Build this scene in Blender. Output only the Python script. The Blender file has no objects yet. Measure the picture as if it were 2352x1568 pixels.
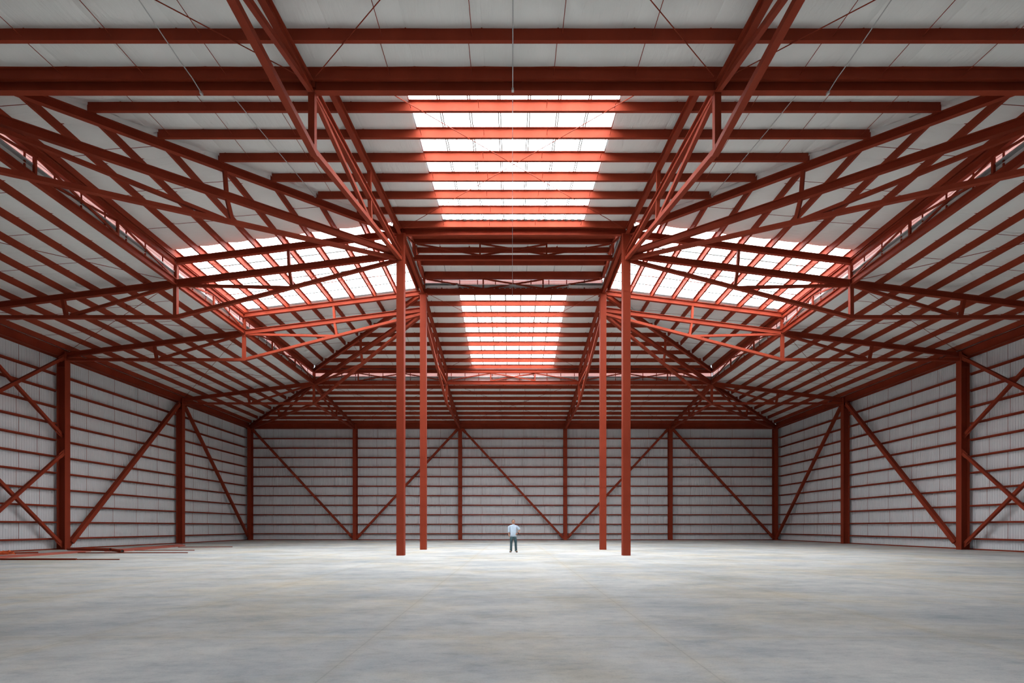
import bpy, bmesh, math, random
from mathutils import Vector, Matrix, noise as mnoise

random.seed(7)
PI = math.pi
S = bpy.context.scene
COL = S.collection

# ------------------------------------------------------------------ camera, world, exposure
FPX = 1166.0                      # focal length in pixels of the 2352 px wide frame
cam_d = bpy.data.cameras.new('camera')
cam_d.sensor_width = 36.0
cam_d.lens = 36.0 * FPX / 2352.0
cam_d.shift_y = 425.5 / 2352.0
cam_d.clip_start = 0.05
cam_d.clip_end = 300
cam = bpy.data.objects.new('camera', cam_d)
cam.location = (-0.07, 0.0, 1.37)
cam.rotation_euler = (PI / 2, 0, 0)
COL.objects.link(cam)
S.camera = cam

W = bpy.data.worlds.new('overcast_sky')
S.world = W
W.use_nodes = True
W.node_tree.nodes['Background'].inputs[0].default_value = (0.82, 0.90, 1.0, 1)
W.node_tree.nodes['Background'].inputs[1].default_value = 2.4

S.view_settings.view_transform = 'Standard'
S.view_settings.look = 'None'
S.view_settings.gamma = 1.0
S.view_settings.use_curve_mapping = False
S.view_settings.exposure = 0.90
SKY_GLOW = 7.0                    # daylight carried by the translucent roof sheets
CLER_GLOW = 0.40                  # daylight in the low clerestory strips
S.cycles.use_denoising = True
S.cycles.max_bounces = 5
S.cycles.diffuse_bounces = 4
S.cycles.glossy_bounces = 2
S.cycles.adaptive_threshold = 0.09
S.cycles.adaptive_min_samples = 10
S.cycles.use_light_tree=False
S.cycles.debug_bvh_type='STATIC_BVH'
S.cycles.debug_use_spatial_splits=True
S.cycles.sample_clamp_indirect = 8.0

# ------------------------------------------------------------------ plan of the hall (metres)
HX = 5.4                          # half spacing of the inner columns
BAY = 10.8
Y2, Y3 = 24.36, 30.56             # inner column lines
YC = (Y2 + Y3) / 2
HY = (Y3 - Y2) / 2
Y1, Y4 = Y2 - BAY, Y3 + BAY
Y5 = Y4 + BAY
YF = -2.4                         # wall behind the camera
WX = 27.0                         # side column line
SHX = 27.55                       # inner face of side wall sheet
SHY = Y5 + 0.55                   # inner face of far wall sheet
SKY_HALF = 3.35

def z_up(r):                      # underside of upper purlins
    return 15.60 - 0.125 * r
def z_lo(r):                      # underside of lower purlins
    return 13.20 - 0.125 * (r - BAY)

UP_R = [0.33, 1.64, 2.95, 4.27, 5.59, 6.92, 8.24, 9.57, 10.74]
LO_R = [BAY + 1.44 + 1.27 * i for i in range(8)]
LO_R_FRONT = [BAY + 0.17 + 1.22 * i for i in range(13)]
PD = 0.30                         # purlin depth

# ------------------------------------------------------------------ materials
def new_mat(name):
    m = bpy.data.materials.new(name)
    m.use_nodes = True
    nt = m.node_tree
    return m, nt, nt.nodes['Principled BSDF']

def ramp(nt, fac, stops):
    r = nt.nodes.new('ShaderNodeValToRGB')
    el = r.color_ramp.elements
    while len(el) < len(stops):
        el.new(0.5)
    for e, (p, c) in zip(el, stops):
        e.position = p
        e.color = (*c, 1)
    nt.links.new(fac, r.inputs[0])
    return r.outputs[0]

def noise_tex(nt, vec, scale, detail=4, rough=0.55, stretch=(1, 1, 1)):
    mp = nt.nodes.new('ShaderNodeMapping')
    mp.inputs['Scale'].default_value = stretch
    nt.links.new(vec, mp.inputs[0])
    n = nt.nodes.new('ShaderNodeTexNoise')
    n.inputs['Scale'].default_value = scale
    n.inputs['Detail'].default_value = detail
    n.inputs['Roughness'].default_value = rough
    nt.links.new(mp.outputs[0], n.inputs[0])
    return n.outputs[0]

def coords(nt, kind='Object'):
    t = nt.nodes.new('ShaderNodeTexCoord')
    return t.outputs[kind]

def mottled(name, c1, c2, rough, scale=1.2, stretch=(1, 1, 1), spec=0.3, bump=0.0, metal=0.0):
    m, nt, b = new_mat(name)
    v = coords(nt)
    n = noise_tex(nt, v, scale, 5, 0.6, stretch)
    nt.links.new(ramp(nt, n, [(0.3, c1), (0.7, c2)]), b.inputs['Base Color'])
    b.inputs['Roughness'].default_value = rough
    b.inputs['Specular IOR Level'].default_value = spec
    b.inputs['Metallic'].default_value = metal
    if bump:
        bp = nt.nodes.new('ShaderNodeBump')
        bp.inputs['Strength'].default_value = bump
        bp.inputs['Distance'].default_value = 0.02
        nt.links.new(n, bp.inputs['Height'])
        nt.links.new(bp.outputs[0], b.inputs['Normal'])
    return m

M = {}
M['red'] = mottled('red_oxide_primer', (0.235, 0.034, 0.0155), (0.31, 0.048, 0.022), 0.6, 0.8, (1, 1, 0.35), 0.10)
M['sheet'] = mottled('white_wall_sheet', (0.69, 0.705, 0.72), (0.76, 0.77, 0.78), 0.5, 0.5, (1, 1, 0.3), 0.25)
M['grey_steel'] = mottled('galvanised_steel', (0.42, 0.43, 0.43), (0.52, 0.53, 0.53), 0.4, 3.0, spec=0.5, metal=0.3)
M['seam'] = mottled('seam_sealant', (0.26, 0.33, 0.31), (0.34, 0.41, 0.39), 0.7, 4.0)
M['dark'] = mottled('dark_steel', (0.03, 0.028, 0.025), (0.05, 0.045, 0.04), 0.6, 3.0)
M['primer'] = mottled('lit_dusty_primer', (0.42, 0.105, 0.075), (0.50, 0.15, 0.11), 0.5, 1.5, (1, 0.3, 1), 0.3)  # dusty red coat, lightened so the colour carries the channels' lit sheen
M['paper'] = mottled('paper', (0.75, 0.76, 0.78), (0.80, 0.81, 0.82), 0.8, 8.0)
M['orange'] = mottled('orange_strap', (0.75, 0.12, 0.03), (0.85, 0.18, 0.05), 0.6, 6.0)

def blanket_mat():
    m, nt, b = new_mat('white_insulation_facing')
    uv = coords(nt, 'UV')
    n1 = noise_tex(nt, uv, 1.0, 5, 0.6, (7.0, 0.9, 1))
    n2 = noise_tex(nt, uv, 1.0, 3, 0.5, (0.6, 0.5, 1))
    ma = nt.nodes.new('ShaderNodeMath'); ma.operation = 'ADD'
    nt.links.new(n1, ma.inputs[0]); nt.links.new(n2, ma.inputs[1])
    bp = nt.nodes.new('ShaderNodeBump')
    bp.inputs['Strength'].default_value = 0.35
    bp.inputs['Distance'].default_value = 0.06
    nt.links.new(ma.outputs[0], bp.inputs['Height'])
    nt.links.new(bp.outputs[0], b.inputs['Normal'])
    nt.links.new(ramp(nt, n2, [(0.3, (0.75, 0.755, 0.735)), (0.7, (0.82, 0.82, 0.80))]), b.inputs['Base Color'])
    b.inputs['Roughness'].default_value = 0.6
    b.inputs['Specular IOR Level'].default_value = 0.2
    return m
M['blanket'] = blanket_mat()

def pane_mat(name, col, strength):
    m, nt, b = new_mat(name)
    uv = coords(nt, 'UV')
    w = nt.nodes.new('ShaderNodeTexWave')
    w.bands_direction = 'X'
    w.inputs['Scale'].default_value = 1.1
    w.inputs['Distortion'].default_value = 0.15
    nt.links.new(uv, w.inputs[0])
    n = noise_tex(nt, uv, 1.0, 3, 0.5, (14, 0.5, 1))
    c1 = ramp(nt, w.outputs[1], [(0.0, tuple(c * 0.86 for c in col)), (0.25, col)])
    c2 = ramp(nt, n, [(0.35, (0.9, 0.92, 0.93)), (0.6, (1, 1, 1))])
    mx = nt.nodes.new('ShaderNodeMix'); mx.data_type = 'RGBA'; mx.blend_type = 'MULTIPLY'
    mx.inputs[0].default_value = 1.0
    nt.links.new(c1, mx.inputs[6]); nt.links.new(c2, mx.inputs[7])
    b.inputs['Base Color'].default_value = (0.75, 0.8, 0.82, 1)
    b.inputs['Roughness'].default_value = 0.5
    nt.links.new(mx.outputs[2], b.inputs['Emission Color'])
    b.inputs['Emission Strength'].default_value = strength
    m.cycles.emission_sampling = 'NONE' if strength < 1 else 'AUTO'
    return m
M['pane'] = pane_mat('translucent_roof_sheet', (0.90, 0.96, 1.0), SKY_GLOW)
M['cler'] = pane_mat('translucent_clerestory_sheet', (1.0, 0.50, 0.47), CLER_GLOW)

def floor_mat():
    m, nt, b = new_mat('power_floated_concrete')
    v = coords(nt)
    big = noise_tex(nt, v, 0.20, 6, 0.62, (0.7, 1.1, 1))
    med = noise_tex(nt, v, 0.9, 10, 0.74, (0.7, 1.2, 1))
    small = noise_tex(nt, v, 7.0, 8, 0.75, (0.5, 1.0, 1))
    fine = noise_tex(nt, v, 45, 5, 0.7)
    beige = noise_tex(nt, v, 0.30, 6, 0.65, (1, 1, 1))
    cA = ramp(nt, med, [(0.34, (0.44, 0.465, 0.48)), (0.47, (0.57, 0.575, 0.565)), (0.62, (0.67, 0.66, 0.63))])
    cB = ramp(nt, big, [(0.38, (0.76, 0.785, 0.81)), (0.54, (0.99, 0.99, 0.98))])
    cC = ramp(nt, beige, [(0.46, (1, 1, 1)), (0.62, (1.0, 0.93, 0.82))])
    cE = ramp(nt, small, [(0.30, (0.80, 0.81, 0.82)), (0.50, (1, 1, 1))])
    cD = ramp(nt, fine, [(0.25, (0.84, 0.84, 0.84)), (0.5, (1, 1, 1))])
    # saw-cut joints on a 3.6 m grid, each in a faint stained band
    sx = nt.nodes.new('ShaderNodeSeparateXYZ'); nt.links.new(v, sx.inputs[0])
    joints = []
    for k, off in ((0, 0.0), (1, 6.28 - 1.8)):
        ad = nt.nodes.new('ShaderNodeMath'); ad.operation = 'SUBTRACT'; ad.inputs[1].default_value = off
        nt.links.new(sx.outputs[k], ad.inputs[0])
        pp = nt.nodes.new('ShaderNodeMath'); pp.operation = 'PINGPONG'; pp.inputs[1].default_value = 1.8
        nt.links.new(ad.outputs[0], pp.inputs[0])
        joints.append(pp.outputs[0])
    mxx = nt.nodes.new('ShaderNodeMath'); mxx.operation = 'MAXIMUM'
    nt.links.new(joints[0], mxx.inputs[0]); nt.links.new(joints[1], mxx.inputs[1])
    dv = nt.nodes.new('ShaderNodeMath'); dv.operation = 'DIVIDE'; dv.inputs[1].default_value = 1.8
    nt.links.new(mxx.outputs[0], dv.inputs[0])
    cJ = ramp(nt, dv.outputs[0], [(0.90, (1, 1, 1)), (0.985, (1.0, 0.975, 0.93)), (0.9955, (0.99, 0.96, 0.91)), (0.998, (0.80, 0.78, 0.75))])
    def mul(a, c):
        mx = nt.nodes.new('ShaderNodeMix'); mx.data_type = 'RGBA'; mx.blend_type = 'MULTIPLY'
        mx.inputs[0].default_value = 1.0
        nt.links.new(a, mx.inputs[6]); nt.links.new(c, mx.inputs[7])
        return mx.outputs[2]
    nt.links.new(mul(mul(mul(mul(mul(cA, cB), cC), cD), cE), cJ), b.inputs['Base Color'])
    b.inputs['Roughness'].default_value = 0.7
    b.inputs['Specular IOR Level'].default_value = 0.15
    bp = nt.nodes.new('ShaderNodeBump')
    bp.inputs['Strength'].default_value = 0.15
    bp.inputs['Distance'].default_value = 0.01
    nt.links.new(fine, bp.inputs['Height'])
    nt.links.new(bp.outputs[0], b.inputs['Normal'])
    return m
M['floor'] = floor_mat()

# ------------------------------------------------------------------ mesh helpers
class MB:
    def __init__(self):
        self.v = []; self.f = []; self.uv = None
    def add(self, vs, fs):
        o = len(self.v)
        self.v += [tuple(p) for p in vs]
        self.f += [tuple(i + o for i in f) for f in fs]
    def box(self, x0, x1, y0, y1, z0, z1):
        self.add([(x0, y0, z0), (x1, y0, z0), (x1, y1, z0), (x0, y1, z0), (x0, y0, z1), (x1, y0, z1), (x1, y1, z1), (x0, y1, z1)],
                 [(0, 3, 2, 1), (4, 5, 6, 7), (0, 1, 5, 4), (1, 2, 6, 5), (2, 3, 7, 6), (3, 0, 4, 7)])
    def mesh(self, name, mat):
        me = bpy.data.meshes.new(name)
        me.from_pydata(self.v, [], self.f)
        if self.uv:
            l = me.uv_layers.new(name='UVMap')
            for lp in me.loops:
                l.data[lp.index].uv = self.uv[lp.vertex_index]
        me.materials.append(mat)
        me.update()
        return me

def link(name, data, parent=None, loc=None, rot=None):
    o = bpy.data.objects.new(name, data)
    COL.objects.link(o)
    if parent is not None:
        o.parent = parent
    if loc is not None:
        o.location = loc
    if rot is not None:
        o.rotation_euler = rot
    return o

def tag(o, label=None, cat=None, group=None, kind=None):
    if label: o['label'] = label
    if cat: o['category'] = cat
    if group: o['group'] = group
    if kind: o['kind'] = kind
    return o

def thing(name, label, cat, loc=(0, 0, 0), group=None):
    return tag(link(name, None, loc=loc), label, cat, group)

# profiles (side, up); +side is the side vector passed to prof_member
def P_box(w, h):
    return [(-w / 2, -h / 2), (w / 2, -h / 2), (w / 2, h / 2), (-w / 2, h / 2)]
def P_I(w, h, tf=0.018, tw=0.014):
    a, b = w / 2, h / 2; c = tw / 2
    return [(-a, -b), (a, -b), (a, -b + tf), (c, -b + tf), (c, b - tf), (a, b - tf), (a, b), (-a, b), (-a, b - tf), (-c, b - tf), (-c, -b + tf), (-a, -b + tf)]
def P_Z(w, h, t=0.010):           # web at 0, lower flange to +side, upper flange to -side, origin at bottom
    return [(-t / 2, 0), (w, 0), (w, t + 0.018), (w - t, t + 0.018), (w - t, t), (t / 2, t), (t / 2, h), (-w, h), (-w, h - t), (-t / 2, h - t)]
def P_C(w, h, t=0.012):
    return [(0, 0), (w, 0), (w, t), (t, t), (t, h - t), (w, h - t), (w, h), (0, h)]
def P_L(w, h, t=0.012):
    return [(0, 0), (w, 0), (w, t), (t, t), (t, h), (0, h)]
def P_round(r, n=10):
    return [(r * math.cos(2 * PI * i / n), r * math.sin(2 * PI * i / n)) for i in range(n)]

def extrude(mb, p0, p1, prof, side=None, cut0=None, cut1=None):
    """Sweep a profile from p0 to p1. side: preferred side vector."""
    p0, p1 = Vector(p0), Vector(p1)
    d = (p1 - p0).normalized()
    if side is None:
        side = d.cross(Vector((0, 0, 1)))
        if side.length < 1e-4:
            side = Vector((1, 0, 0))
    side = Vector(side)
    side = (side - d * side.dot(d)).normalized()
    up = side.cross(d)
    if up.z < 0 or (abs(up.z) < 1e-6 and up.y > 0 and False):
        up = -up
    n = len(prof)
    vs = []
    for p, cut in ((p0, cut0), (p1, cut1)):
        for (a, b) in prof:
            q = p + side * a + up * b
            if cut is not None:               # slide along d onto plane (point, normal)
                cp, cn = cut
                t = (Vector(cp) - q).dot(cn) / d.dot(cn)
                q = q + d * t
            vs.append(q)
    fs = [tuple(range(n))[::-1], tuple(range(n, 2 * n))]
    for i in range(n):
        j = (i + 1) % n
        fs.append((i, j, n + j, n + i))
    mb.add(vs, fs)

def fix_normals(me):
    bm = bmesh.new(); bm.from_mesh(me)
    bmesh.ops.recalc_face_normals(bm, faces=bm.faces)
    bm.to_mesh(me); bm.free()

def member(name, p0, p1, prof, mat, parent=None, side=None, origin=None):
    mb = MB()
    o = Vector(origin) if origin is not None else Vector((0, 0, 0))
    extrude(mb, Vector(p0) - o, Vector(p1) - o, prof, side)
    me = mb.mesh(name, mat); fix_normals(me)
    return link(name, me, parent, loc=(o if parent is None else None))

# ------------------------------------------------------------------ floor
mb = MB(); mb.box(-SHX - 0.3, SHX + 0.3, YF - 0.3, SHY + 0.3, -0.2, 0.0)
tag(link('floor', mb.mesh('floor', M['floor'])), kind='structure')

mb = MB(); mb.box(-40, 40, -40, YF - 0.3, -0.25, -0.02)
tag(link('ground', mb.mesh('ground', M['floor'])), kind='structure')
pl_ = bpy.data.lights.new('added_doorway_portal', 'AREA'); pl_.shape = 'RECTANGLE'; pl_.size = 10.0; pl_.size_y = 4.8
pl_.cycles.is_portal = True  # guides sky light through the doorway added to brighten the near floor
po = bpy.data.objects.new('added_doorway_portal', pl_); po.location = (0, YF - 0.13, 2.4); po.rotation_euler = (PI / 2, 0, 0)
COL.objects.link(po)

# ------------------------------------------------------------------ walls: ribbed sheets, girts, rods, base angle
GIRT_Z = [0.66 + 0.985 * k for k in range(11)]
WALL_TOP = 12.0
PW = 0.90

def panel_mesh():
    mb = MB()
    ribs = 6
    prof = []
    p = PW / ribs
    for i in range(ribs):
        x = i * p
        prof += [(x, 0.0), (x + p * 0.50, 0.0), (x + p * 0.62, -0.022), (x + p * 0.88, -0.022)]
    prof.append((PW - 0.006, 0.0))
    n = len(prof)
    vs = [(x, y, 0.0) for x, y in prof] + [(x, y, WALL_TOP) for x, y in prof]
    fs = [(i, i + 1, n + i + 1, n + i) for i in range(n - 1)]
    mb.add(vs, fs)
    return mb.mesh('wall_panel', M['sheet'])
PANEL = panel_mesh()

def build_wall(name, a, b, inward, cols, skip=()):
    """a, b: plan ends of the sheet line; inward: unit normal to the room; cols: distances of columns from a."""
    a, b, inward = Vector((*a, 0)), Vector((*b, 0)), Vector((*inward, 0))
    d = (b - a).normalized(); L = (b - a).length
    rot = math.atan2(d.y, d.x)
    mb = MB()
    o2 = -inward * 0.12
    vs = []
    for p in (a, b):
        for off in (-inward * 0.05, o2):
            for z in (-0.0, WALL_TOP):
                q = p + off; vs.append((q.x, q.y, z))
    mb.add(vs, [(0, 1, 5, 4), (2, 6, 7, 3), (1, 3, 7, 5), (0, 4, 6, 2), (0, 2, 3, 1), (4, 5, 7, 6)])
    wm = mb.mesh(name, M['sheet'])
    w = tag(link(name, wm), kind='structure')
    # panels: local +x along d, ribs pointing away from the room or to it
    flip = 1 if d.cross(Vector((0, 0, 1))).dot(inward) > 0 else -1     # local -y == side
    k = 0; t = 0.0
    while t < L - 0.05:
        o = link('wall_panel', PANEL, w)
        q = a + d * t - inward * 0.008 * (k % 2)
        o.location = (q.x, q.y, 0.0)
        o.rotation_euler = (0, 0, rot)
        if flip < 0:
            o.scale = (1, -1, 1)
        t += PW; k += 1
    # girts between columns
    edges = list(cols)
    gcache = {}
    for i in range(len(edges) - 1):
        t0, t1 = edges[i] + 0.03, edges[i + 1] - 0.03
        for z in GIRT_Z:
            key = round(t1 - t0, 3)
            if key not in gcache:
                g = MB()
                # profile in (depth, z): web horizontal, flanges vertical
                dp = 0.21; h = 0.085; tt = 0.010
                prof = [(0, 0), (tt, 0), (tt, h - tt), (dp, h - tt), (dp, -h * 0.2), (dp + tt, -h * 0.2), (dp + tt, h), (0, h)]
                vs = [(0, -p[0] * 1.0, p[1]) for p in prof] + [(key, -p[0], p[1]) for p in prof]
                n = len(prof)
                fs = [tuple(range(n)), tuple(range(2 * n - 1, n - 1, -1))] + [(j, n + j, n + (j + 1) % n, (j + 1) % n) for j in range(n)]
                g.add(vs, fs)
                gm = g.mesh('girt', M['red']); fix_normals(gm)
                gcache[key] = gm
            o = link('girt', gcache[key], w)
            q = a + d * t0 + inward * 0.252
            o.location = (q.x, q.y, z - h / 2)
            o.rotation_euler = (0, 0, rot)
            if flip > 0:
                o.scale = (1, -1, 1)
    # the strip girt at the head and the base angle
    for nm, z0, h, dep in (('head_girt', 11.48, 0.16, 0.22), ('base_angle', 0.0, 0.075, 0.08)):
        mb = MB()
        p = a + inward * dep; q = b + inward * dep
        extrude(mb, (p.x, p.y, z0), (q.x, q.y, z0), P_L(0.05, h, 0.012), side=-inward)
        me = mb.mesh(nm, M['red']); fix_normals(me)
        link(nm, me, w)
    # rods tying the girts at the fifths of every bay, staggered row by row
    mb = MB()
    zs = [0.0] + GIRT_Z + [11.5]
    for i in range(len(edges) - 1):
        for k in range(1, 5):
            t = edges[i] + (edges[i + 1] - edges[i]) * k / 5
            for r in range(1, len(zs) - 1):
                tt_ = t + (0.07 if r % 2 else -0.07)
                p = a + d * tt_ + inward * 0.12
                extrude(mb, (p.x, p.y, zs[r]), (p.x, p.y, zs[r + 1]), P_round(0.008, 5), side=d)
    me = mb.mesh('sag_rod', M['red'])
    o = link('sag_rod', me, w); o['kind'] = 'stuff'
    return w

side_cols = [Y1 - YF - BAY, Y1 - YF, Y2 - YF, Y3 - YF, Y4 - YF, Y5 - YF]
wl = build_wall('wall_left', (-SHX, YF), (-SHX, SHY), (1, 0), [0] + side_cols)
wr = build_wall('wall_right', (SHX, YF), (SHX, SHY), (-1, 0), [0] + side_cols)
off = SHX - WX
wb = build_wall('wall_far', (-SHX, SHY), (SHX, SHY), (0, -1), [off, off + BAY, off + 2 * BAY, off + 3 * BAY, off + 4 * BAY, off + 5 * BAY])
DW, DH = 5.0, 4.8                 # half width and height of an unseen doorway added to light the floor
mb = MB()
mb.box(-SHX, -DW, YF - 0.12, YF, 0, WALL_TOP); mb.box(DW, SHX, YF - 0.12, YF, 0, WALL_TOP); mb.box(-DW, DW, YF - 0.12, YF, DH, WALL_TOP)
tag(link('wall_near', mb.mesh('wall_near', M['sheet'])), kind='structure')

# ------------------------------------------------------------------ roof frame of reference
SIDES = {
    'far':   dict(pos=lambda r, u: (u, Y3 + r), half=HX, inward=(0, -1, 0), flange=(0, 1, 0)),
    'near':  dict(pos=lambda r, u: (u, Y2 - r), half=HX, inward=(0, 1, 0), flange=(0, 1, 0)),
    'left':  dict(pos=lambda r, u: (-HX - r, YC + u), half=HY, inward=(1, 0, 0), flange=(-1, 0, 0)),
    'right': dict(pos=lambda r, u: (HX + r, YC + u), half=HY, inward=(-1, 0, 0), flange=(1, 0, 0)),
}
R_END = {'far': 22.3, 'near': Y2 - YF + 0.1, 'left': 22.3, 'right': 22.3}
def half_len(side, r):
    h = SIDES[side]['half'] + r
    if side == 'near':
        h = min(h, SHX + 0.05)
    return h

def ceiling_strips(side, tier, parent):
    sd = SIDES[side]
    if tier == 'upper':
        rows_at = [-0.03] + UP_R[:-1] + [10.95]
        zf = z_up
    else:
        rr = LO_R_FRONT if side == 'near' else LO_R
        rows_at = [BAY + 0.05] + [r for r in rr if r > BAY + 0.1] + [R_END[side]]
        rows_at = sorted(set(rows_at))
        rows_at = [r for r in rows_at if r <= R_END[side]]
        zf = z_lo
    rows = []
    for i in range(len(rows_at) - 1):
        a, b = rows_at[i], rows_at[i + 1]
        for k in range(6):
            f = k / 6
            rows.append((a + (b - a) * f, 0.060 * math.sin(PI * f) ** 0.7 if (b - a) > 0.5 else 0.0))
    rows.append((rows_at[-1], 0.0))
    rmax = rows[-1][0]
    SWID = 1.83
    L = half_len(side, rmax)
    bounds = []
    if tier == 'upper':
        t = SKY_HALF
        while t < L:
            bounds.append((t, min(t + SWID, L))); bounds.append((-min(t + SWID, L), -t))
            t += SWID
        # under-ridge piece left and right only where the slope still has width
    else:
        t = 0.12 - SWID / 2
        while t < L:
            bounds.append((t, min(t + SWID, L))); t += SWID
        t = 0.12 - SWID / 2
        while t > -L:
            bounds.append((max(t - SWID, -L), t)); t -= SWID
    for (u0, u1) in bounds:
        mb = MB(); uvs = []
        w = u1 - u0
        cs = [0, 0.03, w * 0.35, w * 0.7, w - 0.03, w]
        lift = [0.010, 0.0, -0.006, -0.006, 0.0, 0.010]
        n = len(cs)
        jit = -0.012
        used = [(r, s) for (r, s) in rows if half_len(side, r) > min(abs(u0), abs(u1)) or u0 * u1 < 0]
        if len(used) < 2:
            continue
        # add the row just before so the strip reaches the hip
        i0 = rows.index(used[0])
        if i0 > 0:
            used = [rows[i0 - 1]] + used
        for (r, sag) in used:
            lim = half_len(side, r) + 0.02
            for c, lf in zip(cs, lift):
                u = max(-lim, min(lim, u0 + c))
                x, y = sd['pos'](r, u)
                wr_ = 0.30 * sag * mnoise.noise(Vector((x * 1.3, y * 1.3, 3.0)))
                mb.v.append((x, y, zf(r) + PD - sag + lf + jit + wr_))
                uvs.append((u, r))
        m_ = len(used)
        for i in range(m_ - 1):
            for j in range(n - 1):
                mb.f.append((i * n + j, i * n + j + 1, (i + 1) * n + j + 1, (i + 1) * n + j))
        mb.uv = uvs
        me = mb.mesh('insulation_strip', M['blanket'])
        for pl in me.polygons: pl.use_smooth = True
        link('insulation_strip', me, parent)

def roof_deck(side, tier):
    """the sheet above the blanket, one slab per slope, with the skylight opening left free"""
    sd = SIDES[side]
    zf = z_up if tier == 'upper' else z_lo
    r0, r1 = (-0.03, 10.95) if tier == 'upper' else (BAY + 0.02, R_END[side])
    mb = MB()
    T0, T1 = PD + 0.08, PD + 0.13
    def quad(pts):
        vs = []
        for T in (T0, T1):
            for (r, u) in pts:
                x, y = sd['pos'](r, u); vs.append((x, y, zf(r) + T))
        n = len(pts)
        fs = [tuple(range(n)), tuple(range(2 * n - 1, n - 1, -1))] + [(i, n + i, n + (i + 1) % n, (i + 1) % n) for i in range(n)]
        mb.add(vs, fs)
    h0, h1 = half_len(side, r0) + 0.0, half_len(side, r1)
    if tier == 'upper':
        if h0 < SKY_HALF:      # narrow slope: the opening starts where the hip crosses it
            rc = SKY_HALF - sd['half']
            quad([(rc, SKY_HALF), (r1, SKY_HALF), (r1, h1)])
            quad([(rc, -SKY_HALF), (r1, -h1), (r1, -SKY_HALF)])
        else:
            quad([(r0, SKY_HALF), (r1, SKY_HALF), (r1, h1), (r0, h0)])
            quad([(r0, -h0), (r1, -h1), (r1, -SKY_HALF), (r0, -SKY_HALF)])
    elif side == 'near':
        rk = SHX + 0.05 - HX
        quad([(r0, -h0), (rk, -half_len(side, rk)), (r1, -h1), (r1, h1), (rk, half_len(side, rk)), (r0, h0)])
    else:
        quad([(r0, -h0), (r1, -h1), (r1, h1), (r0, h0)])
    me = mb.mesh('ceiling', M['grey_steel']); fix_normals(me)
    return me

for tier in ('lower', 'upper'):
    for side in SIDES:
        c = tag(link('ceiling', roof_deck(side, tier)), '%s %s roof slope lined with pale grey insulation strips' % (side, tier), kind='structure')
        ceiling_strips(side, tier, c)
        # thin rods tying purlin to purlin
        sd = SIDES[side]
        if tier == 'upper':
            rl, zf = UP_R, z_up
        else:
            rl, zf = (LO_R_FRONT if side == 'near' else LO_R), z_lo
        mb = MB()
        if side in ('far', 'near'):
            us = [(-WX + BAY * b + BAY * k / 5) for b in range(5) for k in range(1, 5)]
        else:
            us = [(-HY - 2 * BAY + BAY * b + BAY * k / 5) for b in range(2) for k in range(1, 5)] + [-HY + 2 * HY * k / 3 for k in (1, 2)] + [(HY + BAY * b + BAY * k / 5) for b in range(2) for k in range(1, 5)]
        for u in us:
            for i in range(len(rl) - 1):
                ra, rb = rl[i], rl[i + 1]
                if abs(u) > half_len(side, ra) - 0.1 or rb > R_END[side]:
                    continue
                st = 0.05 if i % 2 else -0.05
                xa, ya = sd['pos'](ra, u + st); xb, yb = sd['pos'](rb, u + st)
                extrude(mb, (xa, ya, zf(ra) + 0.10), (xb, yb, zf(rb) + 0.16), P_round(0.009, 5))
        o = link('sag_rod', mb.mesh('sag_rod', M['red']), c); o['kind'] = 'stuff'

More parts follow.
